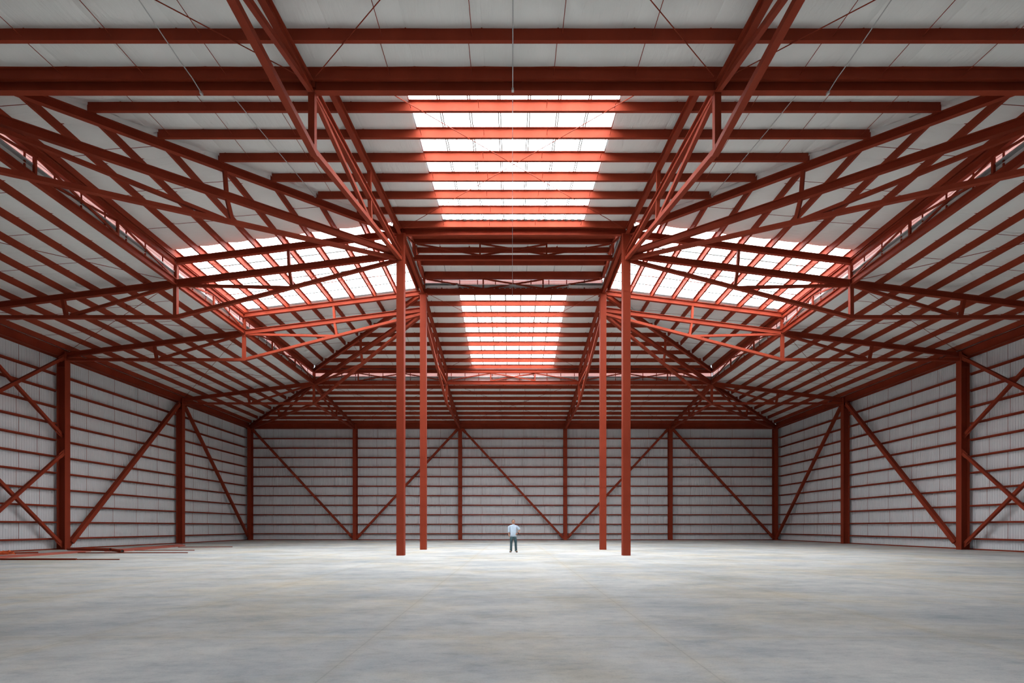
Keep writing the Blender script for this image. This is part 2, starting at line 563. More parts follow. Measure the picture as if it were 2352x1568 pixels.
# ------------------------------------------------------------------ skylights: translucent sheets laid in seven widths
PITCH = 2 * SKY_HALF / 7
for side in ('near', 'far', 'left', 'right'):
    sd = SIDES[side]
    n = {'near': 1, 'far': 2, 'left': 3, 'right': 4}[side]
    sk = tag(link('window_%d' % n, None), 'skylight of translucent ribbed sheets in the %s upper roof slope' % side, kind='structure')
    r_lo = max(-0.05, SKY_HALF - sd['half'] if sd['half'] < SKY_HALF else -0.05)
    cuts = [0.34, 5.50, 10.85]
    for k in range(7):
        u0 = -SKY_HALF + PITCH * k; u1 = u0 + PITCH
        for (ra, rb, dz) in ((cuts[0], cuts[1] + 0.12, 0.012), (cuts[1], cuts[2], 0.0)):
            mb = MB(); uv = []
            # one major rib in the middle of the width, low ribs between
            cs = [0.0, 0.05, 0.28, 0.31, 0.36, 0.39, 0.60, 0.63, 0.68, 0.71, 0.92, PITCH]
            hs = [0.03, 0.0, 0.0, 0.025, 0.025, 0.0, 0.0, 0.025, 0.025, 0.0, 0.0, 0.03]
            for r in (ra, rb):
                for cc, hh in zip(cs, hs):
                    u = max(-half_len(side, r), min(half_len(side, r), u0 + cc))
                    x, y = sd['pos'](r, u)
                    mb.v.append((x, y, z_up(r) + PD + 0.03 + hh + dz)); uv.append((u / PITCH, r))
            m_ = len(cs)
            for i in range(m_ - 1):
                mb.f.append((i, i + 1, m_ + i + 1, m_ + i))
            mb.uv = uv
            link('pane', mb.mesh('pane', M['pane']), sk)
    for k in range(0, 8):
        u0 = -SKY_HALF + PITCH * k
        mb = MB()
        for du in ((-0.034, 0.034) if (0 < k < 7 and side == 'near') else (0.0,)):
            ra = max(0.36, abs(u0) - sd['half'])
            xa, ya = sd['pos'](ra, u0 + du); xb, yb = sd['pos'](10.8, u0 + du)
            extrude(mb, (xa, ya, z_up(ra) + PD + 0.015), (xb, yb, z_up(10.8) + PD + 0.015), P_box((0.036 if side == 'near' else 0.075) if 0 < k < 7 else 0.06, 0.02))
        o = link('sheet_seam', mb.mesh('sheet_seam', M['seam'] if 0 < k < 7 else M['grey_steel']), sk); o['kind'] = 'stuff'
    # profile fillers at the lap and at the ridge
    for r in (0.40, 5.50):
        mb = MB()
        q = 0
        lim = min(SKY_HALF, half_len(side, r) - 0.1)
        u = -lim
        while u < lim:
            x, y = sd['pos'](r, u); x2, y2 = sd['pos'](r, u + 0.17)
            dx, dy = sd['pos'](r + 0.05, u)
            z = z_up(r) + PD
            xs = sorted((x, x2)); ys = sorted((y, y2))
            if xs[1] - xs[0] < 0.01: xs = [x - 0.02, x + 0.02]
            if ys[1] - ys[0] < 0.01: ys = [y - 0.02, y + 0.02]
            hgt = 0.055 if r < 1 else 0.02
            mb.box(xs[0], xs[1], ys[0], ys[1], z - 0.02, z - 0.02 + hgt)
            u += PITCH / 3
        o = link('profile_filler', mb.mesh('profile_filler', M['dark'] if r < 1 else M['seam']), sk); o['kind'] = 'stuff'

for side in SIDES:
    sd = SIDES[side]
    mb = MB(); pts = [(-0.06, -SKY_HALF - 0.1), (-0.06, SKY_HALF + 0.1), (0.37, SKY_HALF + 0.1), (0.37, -SKY_HALF - 0.1)]
    vs = []
    for T in (PD + 0.01, PD + 0.025):
        for (r, u) in pts:
            u = max(-sd['half'] - max(r, 0), min(sd['half'] + max(r, 0), u))
            x, y = sd['pos'](r, u); vs.append((x, y, z_up(r) + T))
    mb.add(vs, [(0, 1, 2, 3), (7, 6, 5, 4), (0, 4, 5, 1), (1, 5, 6, 2), (2, 6, 7, 3), (3, 7, 4, 0)])
    me = mb.mesh('ridge_flashing', M['grey_steel']); fix_normals(me)
    par = bpy.data.objects['window_%d' % {'near': 1, 'far': 2, 'left': 3, 'right': 4}[side]]
    link('ridge_flashing', me, par)

# ------------------------------------------------------------------ purlins
ORD = ['first', 'second', 'third', 'fourth', 'fifth', 'sixth', 'seventh', 'eighth', 'ninth', 'tenth', 'eleventh', 'twelfth', 'thirteenth']
def purlin(side, tier, i, r, zf):
    sd = SIDES[side]
    h = half_len(side, r) - 0.10
    if h < 1.0 or r > R_END[side] - 0.3:
        return
    a = sd['pos'](r, -h); b = sd['pos'](r, h)
    z = zf(r)
    mb = MB()
    org = Vector(((a[0] + b[0]) / 2, (a[1] + b[1]) / 2, z))
    extrude(mb, Vector((*a, z)) - org, Vector((*b, z)) - org, P_Z(0.085, PD), side=sd['flange'])
    me = mb.mesh('purlin', M['red']); fix_normals(me)
    o = link('purlin', me, loc=org)
    ref = 'ridge' if tier == 'upper' else 'clerestory'
    tag(o, 'red steel purlin under the %s %s roof slope, %s down from the %s' % (side, tier, ORD[i], ref), 'purlin',
        'purlins of the %s %s slope' % (side, tier))
for side in SIDES:
    for i, r in enumerate(UP_R):
        purlin(side, 'upper', i, r, z_up)
    for i, r in enumerate(LO_R_FRONT if side == 'near' else LO_R):
        purlin(side, 'lower', i, r, z_lo)

# ------------------------------------------------------------------ columns
def box_column(x, y, top, label):
    t = thing('inner_column', label, 'column', (x, y, 0), 'four tall inner columns')
    w = 0.365
    mb = MB()
    c = 0.012
    prof = [(-w/2 + c, -w/2), (w/2 - c, -w/2), (w/2, -w/2 + c), (w/2, w/2 - c), (w/2 - c, w/2), (-w/2 + c, w/2), (-w/2, w/2 - c), (-w/2, -w/2 + c)]
    extrude(mb, (0, 0, 0), (0, 0, top), prof, side=(1, 0, 0))
    me = mb.mesh('shaft', M['red']); fix_normals(me)
    link('shaft', me, t)
    for z in (0.9, 7.4, 12.6):        # weld seams
        mb = MB(); mb.box(-w/2 - 0.003, w/2 + 0.003, -w/2 - 0.003, w/2 + 0.003, z, z + 0.012)
        link('weld_seam', mb.mesh('weld_seam', M['red']), t)
    mb = MB(); mb.box(-w/2 - 0.06, w/2 + 0.06, -w/2 - 0.06, w/2 + 0.06, top - 0.03, top)
    link('cap_plate', mb.mesh('cap_plate', M['red']), t)
    mb = MB(); mb.box(-0.008, 0.008, -w/2 - 0.006, -w/2, 0, 0.62)
    link('base_stiffener', mb.mesh('base_stiffener', M['red']), t)
    return t
for (x, y, wd) in ((-HX, Y2, 'front left'), (HX, Y2, 'front right'), (-HX, Y3, 'rear left'), (HX, Y3, 'rear right')):
    box_column(x, y, 15.34, 'tall square red column under the roof ridge, %s of the inner four' % wd)

def wall_column(x, y, nrm, label, group, top=11.86):
    """H column, flanges parallel to the wall; nrm points into the room"""
    t = thing('wall_column', label, 'column', (x, y, 0), group)
    fw, dp = 0.37, 0.50
    n = Vector((*nrm, 0)); s = Vector((-n.y, n.x, 0))
    mb = MB()
    a, b, tf, tw = fw / 2, dp / 2, 0.022, 0.016
    prof = [(-a, -b), (a, -b), (a, -b + tf), (tw, -b + tf), (tw, b - tf), (a, b - tf), (a, b), (-a, b), (-a, b - tf), (-tw, b - tf), (-tw, -b + tf), (-a, -b + tf)]
    vs = []
    for z in (0, top):
        for (p, q) in prof:
            v = s * p + n * (q + (-0.07)); vs.append((v.x, v.y, z))
    m_ = len(prof)
    fs = [tuple(range(m_))[::-1], tuple(range(m_, 2 * m_))] + [(i, (i + 1) % m_, m_ + (i + 1) % m_, m_ + i) for i in range(m_)]
    mb.add(vs, fs)
    me = mb.mesh('shaft', M['red']); fix_normals(me)
    link('shaft', me, t)
    mb = MB()
    for z in (11.3, 10.95):
        vs = []
        for sg in (-1, 1):
            vs = [s * (sg * 0.02) + n * (b - tf - 0.07), s * (sg * (a - 0.01)) + n * (b - tf - 0.07), s * (sg * (a - 0.01)) + n * (-b + tf - 0.07), s * (sg * 0.02) + n * (-b + tf - 0.07)]
            pts = [(v.x, v.y, z) for v in vs] + [(v.x, v.y, z + 0.015) for v in vs]
            mb.add(pts, [(0, 1, 2, 3), (7, 6, 5, 4), (0, 4, 5, 1), (1, 5, 6, 2), (2, 6, 7, 3), (3, 7, 4, 0)])
    link('stiffener_plate', mb.mesh('stiffener_plate', M['red']), t)
    return t
for sx, nm in ((-1, 'left'), (1, 'right')):
    for y, ds in ((Y4, 'between the two single diagonal braces'), (Y3, 'beside the stacked cross braces, farther one'), (Y2, 'beside the stacked cross braces, nearer one'), (Y1, 'nearest the camera')):
        wall_column(sx * WX, y, (-sx, 0), 'red steel wall column on the %s wall, %s' % (nm, ds), 'columns along the %s wall' % nm)
for i in range(6):
    x = -WX + BAY * i
    ds = ['in the left rear corner of the hall', 'on the far wall, next to the left corner', 'on the far wall, left of the standing person',
          'on the far wall, right of the standing person', 'on the far wall, next to the right corner', 'in the right rear corner of the hall'][i]
    wall_column(x, Y5, (0, -1), 'red steel wall column ' + ds, 'columns along the far wall')

# ------------------------------------------------------------------ diagonal wall braces
def brace(p0, p1, label, group, w=0.21, nrm=(0, -1, 0)):
    p0, p1 = Vector(p0), Vector(p1)
    t = thing('wall_brace', label, 'brace', p0, group)
    mb = MB(); extrude(mb, Vector((0, 0, 0)), p1 - p0, P_box(w, w), side=nrm)
    me = mb.mesh('tube', M['red']); fix_normals(me); link('tube', me, t)
    d = (p1 - p0).normalized()
    for e in (p0, p1):
        mb = MB()
        s = -1 if e is p1 else 1
        c = e - p0
        extrude(mb, c - d * 0.28 * s, c + d * 0.28 * s, P_box(0.02, 0.30), side=nrm)
        me = mb.mesh('gusset_plate', M['red']); fix_normals(me); link('gusset_plate', me, t)
YB = Y5 - 0.02
g = 'braces of the far wall'
ZT, ZB = 11.25, 0.42
B = [(-WX, -WX + BAY, 'from the top of the left corner column'),
     (-HX, -HX - BAY, 'falling left from the column left of the person'),
     (-HX, HX, 'falling right behind the standing person'),
     (WX - BAY, HX, 'falling left from the last column but one'),
     (WX - BAY, WX, 'falling to the foot of the right corner column')]
for xt, xb, ds in B:
    s = 1 if xb > xt else -1
    brace((xt + s * 0.38, YB, ZT), (xb - s * 0.38, YB, ZB), 'red diagonal on the far wall, ' + ds, g)
for sx, nm in ((-1, 'left'), (1, 'right')):
    X = sx * (WX - 0.02); g = 'braces of the %s wall' % nm
    N = (-sx, 0, 0)
    brace((X, Y4 - 0.4, ZT), (X, Y3 + 0.4, ZB), 'thick red diagonal brace on the %s wall, falling toward the camera' % nm, g, 0.25, N)
    brace((X, Y4 + 0.4, ZT), (X, Y5 - 0.4, ZB), 'red diagonal tube brace on the %s wall, falling to the rear corner' % nm, g, 0.21, N)
    for (za, zb, wd) in ((0.42, 5.75, 'lower'), (6.95, 11.45, 'upper')):
        brace((X - sx * 0.1, Y3 - 0.25, zb), (X - sx * 0.1, Y2 + 0.25, za), 'red tube of the %s cross brace, %s wall, high at its far end' % (wd, nm), g, 0.16, N)
        brace((X + sx * 0.07, Y3 - 0.25, za), (X + sx * 0.07, Y2 + 0.25, zb), 'red tube of the %s cross brace, %s wall, low at its far end' % (wd, nm), g, 0.16, N)

# ------------------------------------------------------------------ eave beams
def ibeam(name, p0, p1, w, h, label, group, cat='beam'):
    p0, p1 = Vector(p0), Vector(p1)
    mb = MB(); extrude(mb, Vector((0, 0, 0)), p1 - p0, P_I(w, h, 0.02, 0.014))
    me = mb.mesh(name, M['red']); fix_normals(me)
    return tag(link(name, me, loc=p0), label, cat, group)
ZE = 11.74
ibeam('eave_beam', (-WX + 0.1, Y5, ZE), (WX - 0.1, Y5, ZE), 0.2, 0.48, 'deep red eave beam along the top of the far wall', 'eave beams')
for sx, nm in ((-1, 'left'), (1, 'right')):
    ibeam('eave_beam', (sx * WX, Y1 - BAY, ZE), (sx * WX, Y5 - 0.1, ZE), 0.2, 0.48, 'deep red eave beam along the top of the %s wall' % nm, 'eave beams')

# ------------------------------------------------------------------ roof trusses
ZLOW = 11.42
def truss(path, label, group, inner=True, r_out=2 * BAY, node_vertical=True, r_start=0.19):
    """path(r) -> plan point. Inner part from the ring column to the clerestory node, outer part on to the wall."""
    org = Vector((*path(BAY), 0))
    t = thing('roof_truss', label, 'truss', org, group)
    def P(r, z):
        x, y = path(r); return Vector((x, y, z)) - org
    def m(name, a, b, prof, side=None):
        mb = MB(); extrude(mb, P(*a), P(*b), prof, side)
        me = mb.mesh(name, M['red']); fix_normals(me); return link(name, me, t)
    I = P_I(0.17, 0.28, 0.02, 0.014)
    lo = P_box(0.17, 0.15)
    if inner:
        m('top_chord', (r_start, z_up(r_start) - 0.15), (BAY, z_up(BAY) - 0.15), I)
        m('middle_chord', (r_start, 14.43 - 0.125 * r_start), (BAY - 0.08, 13.06), I)
        m('lower_chord', (r_start, 14.19 - 0.2565 * r_start), (BAY + 0.02, ZLOW - 0.004), lo)
        m('vertical', (5.40, z_up(5.4) - 0.28), (5.36, 13.88), P_box(0.13, 0.13))
        m('vertical', (5.34, 13.62), (5.22, 12.92), P_box(0.13, 0.13))
        m('diagonal', (BAY - 0.1, 12.95), (5.42, 12.84), P_box(0.12, 0.13))
    m('outer_chord', (BAY + 0.08, z_lo(BAY + 0.08) - 0.15), (r_out, z_lo(r_out) - 0.15), I)
    m('lower_chord', (BAY - 0.02, ZLOW), (r_out, ZLOW), lo)
    if node_vertical:
        m('node_plate', (BAY - 0.13, ZLOW + 0.005), (BAY + 0.13, ZLOW + 0.005), P_box(0.176, 0.162))
    m('vertical', (BAY + 5.4, z_lo(BAY + 5.4) - 0.28), (BAY + 5.24, ZLOW), P_box(0.15, 0.15))
    m('diagonal', (BAY + 0.15, 12.92), (BAY + 5.05, ZLOW + 0.08), P_box(0.12, 0.13))
    if node_vertical:
        m('vertical', (BAY, ZLOW), (BAY, 12.96), P_box(0.17, 0.17), side=(1, 0, 0))
    return t
G1 = 'main trusses springing from the inner columns'
for sx, nm in ((-1, 'left'), (1, 'right')):
    truss(lambda r, sx=sx: (sx * HX, Y3 + r), 'red roof truss running to the far wall from the rear %s inner column' % nm, G1, r_out=2 * BAY - 0.25)
    truss(lambda r, sx=sx: (sx * HX, Y2 - r), 'red roof truss running overhead from the front %s inner column' % nm, G1, r_out=Y2 - YF)
    truss(lambda r, sx=sx: (sx * (HX + r), Y2), 'red roof truss from the front inner column to the %s wall' % nm, G1, r_out=2 * BAY - 0.15)
    truss(lambda r, sx=sx: (sx * (HX + r), Y3), 'red roof truss from the rear inner column to the %s wall' % nm, G1, r_out=2 * BAY - 0.15)
    truss(lambda r, sx=sx: (sx * (HX + r), Y3 + r), 'red hip truss running to the %s rear corner' % nm, 'hip trusses', r_out=2 * BAY - 0.2)
    truss(lambda r, sx=sx: (sx * (HX + r), Y2 - r), 'red hip truss running to the %s side toward the camera' % nm, 'hip trusses', r_out=2 * BAY - 0.2)
    G2 = 'short trusses between clerestory corners and walls'
    truss(lambda r, sx=sx: (sx * (HX + BAY), Y3 + r), 'short red truss from the %s rear clerestory corner to the far wall' % nm, G2, inner=False, r_out=2 * BAY - 0.25, node_vertical=False)
    truss(lambda r, sx=sx: (sx * (HX + r), Y4), 'short red truss from the rear clerestory corner to the %s wall' % nm, G2, inner=False, r_out=2 * BAY - 0.15, node_vertical=False)
    truss(lambda r, sx=sx: (sx * (HX + r), Y1), 'short red truss from the near clerestory corner to the %s wall' % nm, G2, inner=False, r_out=2 * BAY - 0.15, node_vertical=False)

# ------------------------------------------------------------------ clerestory girders (two chords, posts, diagonals)
def girder(p0, p1, zb0, zb1, zt0, zt1, nodes, label, group, pattern='up', cw=0.17, bp=None):
    """p0,p1 plan ends; bottom chord zb0..zb1, top chord zt0..zt1; nodes fractions of posts"""
    p0, p1 = Vector((*p0, 0)), Vector((*p1, 0))
    t = thing('clerestory_girder', label, 'girder', p0, group)
    L = p1 - p0
    hb, ht = zb1 - zb0, zt1 - zt0
    zb, zt = (zb0 + zb1) / 2, (zt0 + zt1) / 2
    def m(name, f0, z0, f1, z1, prof, side=None, off=0.0):
        pv = Vector((-L.y, L.x, 0)).normalized() * off
        mb = MB(); a = L * f0 + pv; b = L * f1 + pv
        extrude(mb, Vector((a.x, a.y, z0)), Vector((b.x, b.y, z1)), prof, side)
        me = mb.mesh(name, M['red']); fix_normals(me); link(name, me, t)
    e = 0.09 / L.length
    if zb1 > zb0:
        m('bottom_chord', e * .2, zb, 1 - e * .2, zb, P_I(cw, hb, 0.022, 0.014))
    m('top_chord', e * .2, zt, 1 - e * .2, zt, P_I(cw, ht, 0.022, 0.014))
    d = L.normalized()
    pp = P_box(0.085, 0.085)
    for f in nodes:
        m('post', f, zb1, f, zt0, pp, side=d)
    m('post', e * 0.3, zb1 - 0.2, e * 0.3, zt0, P_box(0.15, 0.15), side=d)
    db = P_box(0.065, 0.075)
    zl, zh = zb1 + 0.03, zt0 - 0.03
    if len(nodes) == 2:
        a, b = nodes
        if pattern == 'up':
            m('diagonal', 2 * e, zl, a - e * .4, zh, db); m('diagonal', 1 - 2 * e, zl, b + e * .4, zh, db)
        else:
            m('diagonal', 2 * e, zh, a - e * .4, zl, db); m('diagonal', 1 - 2 * e, zh, b + e * .4, zl, db)
        m('diagonal', a + e * .4, zl, b - e * .4, zh, db, off=0.04); m('diagonal', a + e * .4, zh, b - e * .4, zl, db, off=-0.04)
    elif len(nodes) == 1:
        a = nodes[0]
        m('diagonal', 2 * e, zl, a - e * .4, zh, db); m('diagonal', 1 - 2 * e, zl, a + e * .4, zh, db)
CX = HX + BAY
GC = 'girders carrying the clerestory windows'
ZC = (12.95, 13.25, 13.90, 14.18)
for y, nm in ((Y4, 'far'), (Y1, 'near')):
    for x0, x1, wd in ((-CX, -HX, 'left'), (-HX, HX, 'middle'), (HX, CX, 'right')):
        girder((x0, y), (x1, y), *ZC, (1/3, 2/3), 'red open girder under the %s clerestory, %s of its three bays' % (nm, wd), GC)
for sx, nm in ((-1, 'left'), (1, 'right')):
    for ya, yb, nodes, wd in ((Y1, Y2, (1/3, 2/3), 'nearest'), (Y2, Y3, (0.5,), 'short middle'), (Y3, Y4, (1/3, 2/3), 'farthest')):
        girder((sx * CX, ya), (sx * CX, yb), *ZC, nodes, 'red open girder under the %s clerestory, %s bay' % (nm, wd), GC)

# clerestory windows: pinkish translucent strip with mullions and thin rails
def clerestory(n, p0, p1, out, z0, z1, pitch, label, zbase):
    p0, p1, out = Vector((*p0, 0)), Vector((*p1, 0)), Vector((*out, 0))
    w = tag(link('window_%d' % n, None), label, kind='structure')
    d = (p1 - p0).normalized(); L = (p1 - p0).length
    k = max(1, round(L / pitch)); q = L / k
    o = out * (0.13 if z0 < 15 else 0.24)
    oo = 0.13 if z0 < 15 else 0.24
    for i in range(k):
        a = p0 + d * (q * i + 0.01) + o; b = p0 + d * (q * (i + 1) - 0.01) + o
        mb = MB()
        mb.add([(a.x, a.y, z0), (b.x, b.y, z0), (b.x, b.y, z1), (a.x, a.y, z1)], [(0, 1, 2, 3)])
        mb.uv = [(0, 0), (1, 0), (1, 1), (0, 1)]
        link('pane', mb.mesh('pane', M['cler']), w)
    for i in range(k + 1):
        a = p0 + d * q * i + out * (oo - 0.035)
        mb = MB(); extrude(mb, (a.x, a.y, z0 - 0.25), (a.x, a.y, z1), P_box(0.05, 0.04), side=d)
        link('mullion', mb.mesh('mullion', M['red']), w)
    for z in (z0 + (z1 - z0) * 0.33, z0 + (z1 - z0) * 0.66):
        a = p0 + out * (oo - 0.02); b = p1 + out * (oo - 0.02)
        mb = MB(); extrude(mb, (a.x, a.y, z), (b.x, b.y, z), P_box(0.012, 0.016))
        link('rail', mb.mesh('rail', M['grey_steel']), w)
    # sill girt and grey flashing under the strip
    a = p0 + out * 0.18; b = p1 + out * 0.18
    mb = MB(); extrude(mb, (a.x, a.y, z0 - 0.13), (b.x, b.y, z0 - 0.13), P_C(0.06, 0.11, 0.01), side=out)
    me = mb.mesh('sill_girt', M['red']); fix_normals(me); link('sill_girt', me, w)
    of = 0.30 if z0 > 15 else (0.06 if out.y < 0 else 0.16)
    a = p0 + out * of; b = p1 + out * of
    mb = MB(); mb.add([(a.x, a.y, zbase), (b.x, b.y, zbase), (b.x, b.y, z0 + 0.02), (a.x, a.y, z0 + 0.02)], [(0, 1, 2, 3)])
    link('flashing', mb.mesh('flashing', M['red'] if z0 > 15 else M['grey_steel']), w)
    # closing board from the strip up to the roof sheet above
    mb = MB(); mb.add([(a.x, a.y, z1 - 0.01), (b.x, b.y, z1 - 0.01), (b.x, b.y, z1 + 0.75), (a.x, a.y, z1 + 0.75)], [(0, 1, 2, 3)])
    link('head_flashing', mb.mesh('head_flashing', M['grey_steel']), w)
    # saw-tooth ends of the roof ribs below
    mb = MB()
    t = 0.1
    while t < L - 0.1 and n != 6:
        c = p0 + d * t + out * 0.22
        e = d * 0.045; f = out * 0.05
        mb.box(min(c.x - e.x, c.x + e.x, c.x + f.x), max(c.x - e.x, c.x + e.x, c.x + f.x), min(c.y - e.y, c.y + e.y, c.y + f.y), max(c.y - e.y, c.y + e.y, c.y + f.y), z0 - 0.20, z0 - 0.15)
        t += 0.32
    if n != 6:
        o2 = link('profile_filler', mb.mesh('profile_filler', M['grey_steel']), w); o2['kind'] = 'stuff'
clerestory(5, (-CX, Y4), (CX, Y4), (0, 1), 13.57, 13.92, 1.13, 'low clerestory strip window on the far side', 13.2)
clerestory(6, (-CX, Y1), (CX, Y1), (0, -1), 13.57, 13.92, 1.13, 'low clerestory strip window on the near side', 13.2)
clerestory(7, (-CX, Y1), (-CX, Y4), (-1, 0), 13.57, 13.92, 1.13, 'low clerestory strip window on the left side', 13.2)
clerestory(8, (CX, Y1), (CX, Y4), (1, 0), 13.57, 13.92, 1.13, 'low clerestory strip window on the right side', 13.2)

# ------------------------------------------------------------------ raised cap over the four inner columns
def z_cap(y):
    return 16.69 - 0.125 * abs(y - YC)
GR = 'girders of the raised centre cap'
girder((-HX, Y3), (HX, Y3), 15.34, 15.66, 16.30, 16.58, (1/3, 2/3), 'red open girder of the raised centre cap, between the rear inner columns', GR, 'down')
girder((-HX, Y2), (HX, Y2), 15.34, 15.66, 16.30, 16.58, (1/3, 2/3), 'red open girder of the raised centre cap, between the front inner columns', GR, 'down')
girder((-HX, YC), (HX, YC), 15.79, 16.03, 16.69, 16.97, (1/3, 2/3), 'red open girder across the middle of the raised centre cap', GR, 'down')
for sx, nm in ((-1, 'left'), (1, 'right')):
    t = thing('clerestory_girder', 'red peaked girder on the %s side of the raised centre cap' % nm, 'girder', (sx * HX, YC, 0), GR)
    mb = MB(); extrude(mb, (0, -HY + 0.1, 15.50), (0, HY - 0.1, 15.50), P_I(0.17, 0.32, 0.022, 0.014)); me = mb.mesh('bottom_chord', M['red']); fix_normals(me); link('bottom_chord', me, t)
    for s in (-1, 1):
        mb = MB(); extrude(mb, (0, s * HY, z_cap(Y2) + 0.15), (0, 0, z_cap(YC) + 0.15), P_I(0.17, 0.28, 0.022, 0.014)); me = mb.mesh('rafter', M['red']); fix_normals(me); link('rafter', me, t)
        mb = MB(); extrude(mb, (0, s * (HY - 0.25), 15.68), (0, s * 0.12, 16.66), P_box(0.07, 0.08)); me = mb.mesh('diagonal', M['red']); fix_normals(me); link('diagonal', me, t)
    mb = MB(); extrude(mb, (0, 0, 15.66), (0, 0, 16.70), P_box(0.10, 0.10), side=(1, 0, 0)); me = mb.mesh('post', M['red']); fix_normals(me); link('post', me, t)
cap = tag(link('ceiling', None), 'pale insulated ceiling of the raised centre cap', kind='structure')
for s in (-1, 1):
    for k in range(-3, 4):
        u0, u1 = k * 1.62 - 0.81, k * 1.62 + 0.80
        u0, u1 = max(u0, -HX - 0.3), min(u1, HX + 0.3)
        mb = MB(); uv = []
        rows = [0.0, 0.5, 0.9, 1.3, 1.8, 2.3, 2.7, HY + 0.35]
        for i, yy in enumerate(rows):
            sag = 0.03 if i in (1, 3, 5) else 0.0
            for c, l in ((u0, 0.03), (u0 + 0.03, 0), ((u0 + u1) / 2, -0.01), (u1 - 0.03, 0), (u1, 0.03)):
                mb.v.append((c, YC + s * yy, z_cap(YC + yy) + PD - sag + l)); uv.append((c, yy))
        for i in range(len(rows) - 1):
            for j in range(4):
                mb.f.append((i * 5 + j, i * 5 + j + 1, i * 5 + 6 + j, i * 5 + 5 + j))
        mb.uv = uv
        link('insulation_strip', mb.mesh('insulation_strip', M['blanket']), cap)
    mb = MB()
    pts = [(-HX - 0.35, YC), (HX + 0.35, YC), (HX + 0.35, YC + s * (HY + 0.4)), (-HX - 0.35, YC + s * (HY + 0.4))]
    mb.add([(x, y, z_cap(y) + PD + t) for t in (0.06, 0.1) for x, y in pts], [(0, 1, 2, 3), (7, 6, 5, 4), (0, 4, 5, 1), (1, 5, 6, 2), (2, 6, 7, 3), (3, 7, 4, 0)])
    me = mb.mesh('roof_sheet', M['grey_steel']); fix_normals(me); link('roof_sheet', me, cap)
for i, dy in enumerate((-2.95, -1.80, -0.72, 0.72, 1.80, 2.95)):
    y = YC + dy; z = z_cap(y)
    mb = MB(); extrude(mb, (-HX + 0.1, 0, 0), (HX - 0.1, 0, 0), P_Z(0.08, PD), side=(0, 1, 0))
    me = mb.mesh('purlin', M['red']); fix_normals(me)
    tag(link('purlin', me, loc=(0, y, z)), 'red steel purlin under the raised centre cap, %s from the front' % ORD[i], 'purlin', 'purlins of the raised centre cap')
clerestory(9, (-HX, Y3), (HX, Y3), (0, 1), 16.02, 16.32, 1.08, 'small clerestory strip behind the rear girder of the raised centre cap', 15.85)
clerestory(10, (-HX, Y2), (HX, Y2), (0, -1), 16.02, 16.32, 1.08, 'small clerestory strip over the front girder of the raised centre cap', 15.85)
clerestory(11, (-HX, Y2), (-HX, Y3), (-1, 0), 16.02, 16.32, 1.03, 'small clerestory strip on the left of the raised centre cap', 15.85)
clerestory(12, (HX, Y2), (HX, Y3), (1, 0), 16.02, 16.32, 1.03, 'small clerestory strip on the right of the raised centre cap', 15.85)

def corner_flashing(wname, x, y, sx, sy, z0, z1, lo, hi):
    mb = MB()
    mb.box(min(x + sx * lo, x + sx * hi), max(x + sx * lo, x + sx * hi), min(y + sy * lo, y + sy * hi), max(y + sy * lo, y + sy * hi), z0, z1)
    link('corner_flashing', mb.mesh('corner_flashing', M['grey_steel']), bpy.data.objects[wname])
for sx in (-1, 1):
    corner_flashing('window_5', sx * CX, Y4, sx, 1, 13.2, 14.70, 0.10, 0.42)
    corner_flashing('window_6', sx * CX, Y1, sx, -1, 13.2, 14.70, 0.10, 0.42)
    corner_flashing('window_9', sx * HX, Y3, sx, 1, 15.96, 16.95, 0.14, 0.45)
    corner_flashing('window_10', sx * HX, Y2, sx, -1, 15.96, 16.95, 0.14, 0.45)

# ------------------------------------------------------------------ cross rods in the roof planes
def rod(p0, p1, label, group, rad=0.0125):
    p0, p1 = Vector(p0), Vector(p1)
    mb = MB(); extrude(mb, Vector((0, 0, 0)), p1 - p0, P_round(rad, 6))
    me = mb.mesh('brace_rod', M['red']); fix_normals(me)
    tag(link('brace_rod', me, loc=p0), label, 'rod', group)
def cross(side, tier, ua, ub, ra, rb, where):
    sd = SIDES[side]; zf = z_up if tier == 'upper' else z_lo
    g = 'cross rods under the roof'
    for (u0, u1, k) in ((ua, ub, 'one'), (ub, ua, 'other')):
        a = sd['pos'](ra, u0); b = sd['pos'](rb, u1)
        if side in ('near', 'far'):
            wd = 'starting upper left' if u0 < u1 else 'starting upper right'
        else:
            wd = 'starting at its near end' if u0 < u1 else 'starting at its far end'
        rod((*a, zf(ra) - 0.03), (*b, zf(rb) - 0.03), 'thin red cross rod under the %s, %s' % (where, wd), g)
e = 0.2
cross('near', 'upper', -HX + e, HX - e, 0.3, BAY - 0.3, 'near skylight')
cross('far', 'upper', -HX + e, HX - e, 0.3, BAY - 0.3, 'far skylight')
cross('left', 'upper', -HY + e, HY - e, 0.3, BAY - 0.3, 'left skylight')
cross('right', 'upper', -HY + e, HY - e, 0.3, BAY - 0.3, 'right skylight')
for side in ('near', 'far'):
    for (a, b, wd) in ((-HX - BAY, -HX, 'left bay'), (-HX, HX, 'middle bay'), (HX, HX + BAY, 'right bay')):
        cross(side, 'lower', a + e, b - e, BAY + 0.3, 2 * BAY - 0.4, '%s lower slope, %s' % (side, wd))
for side in ('left', 'right'):
    for (a, b, wd) in ((-HY - BAY, -HY, 'near bay'), (-HY, HY, 'middle bay'), (HY, HY + BAY, 'far bay')):
        cross(side, 'lower', a + e, b - e, BAY + 0.3, 2 * BAY - 0.4, '%s lower slope, %s' % (side, wd))

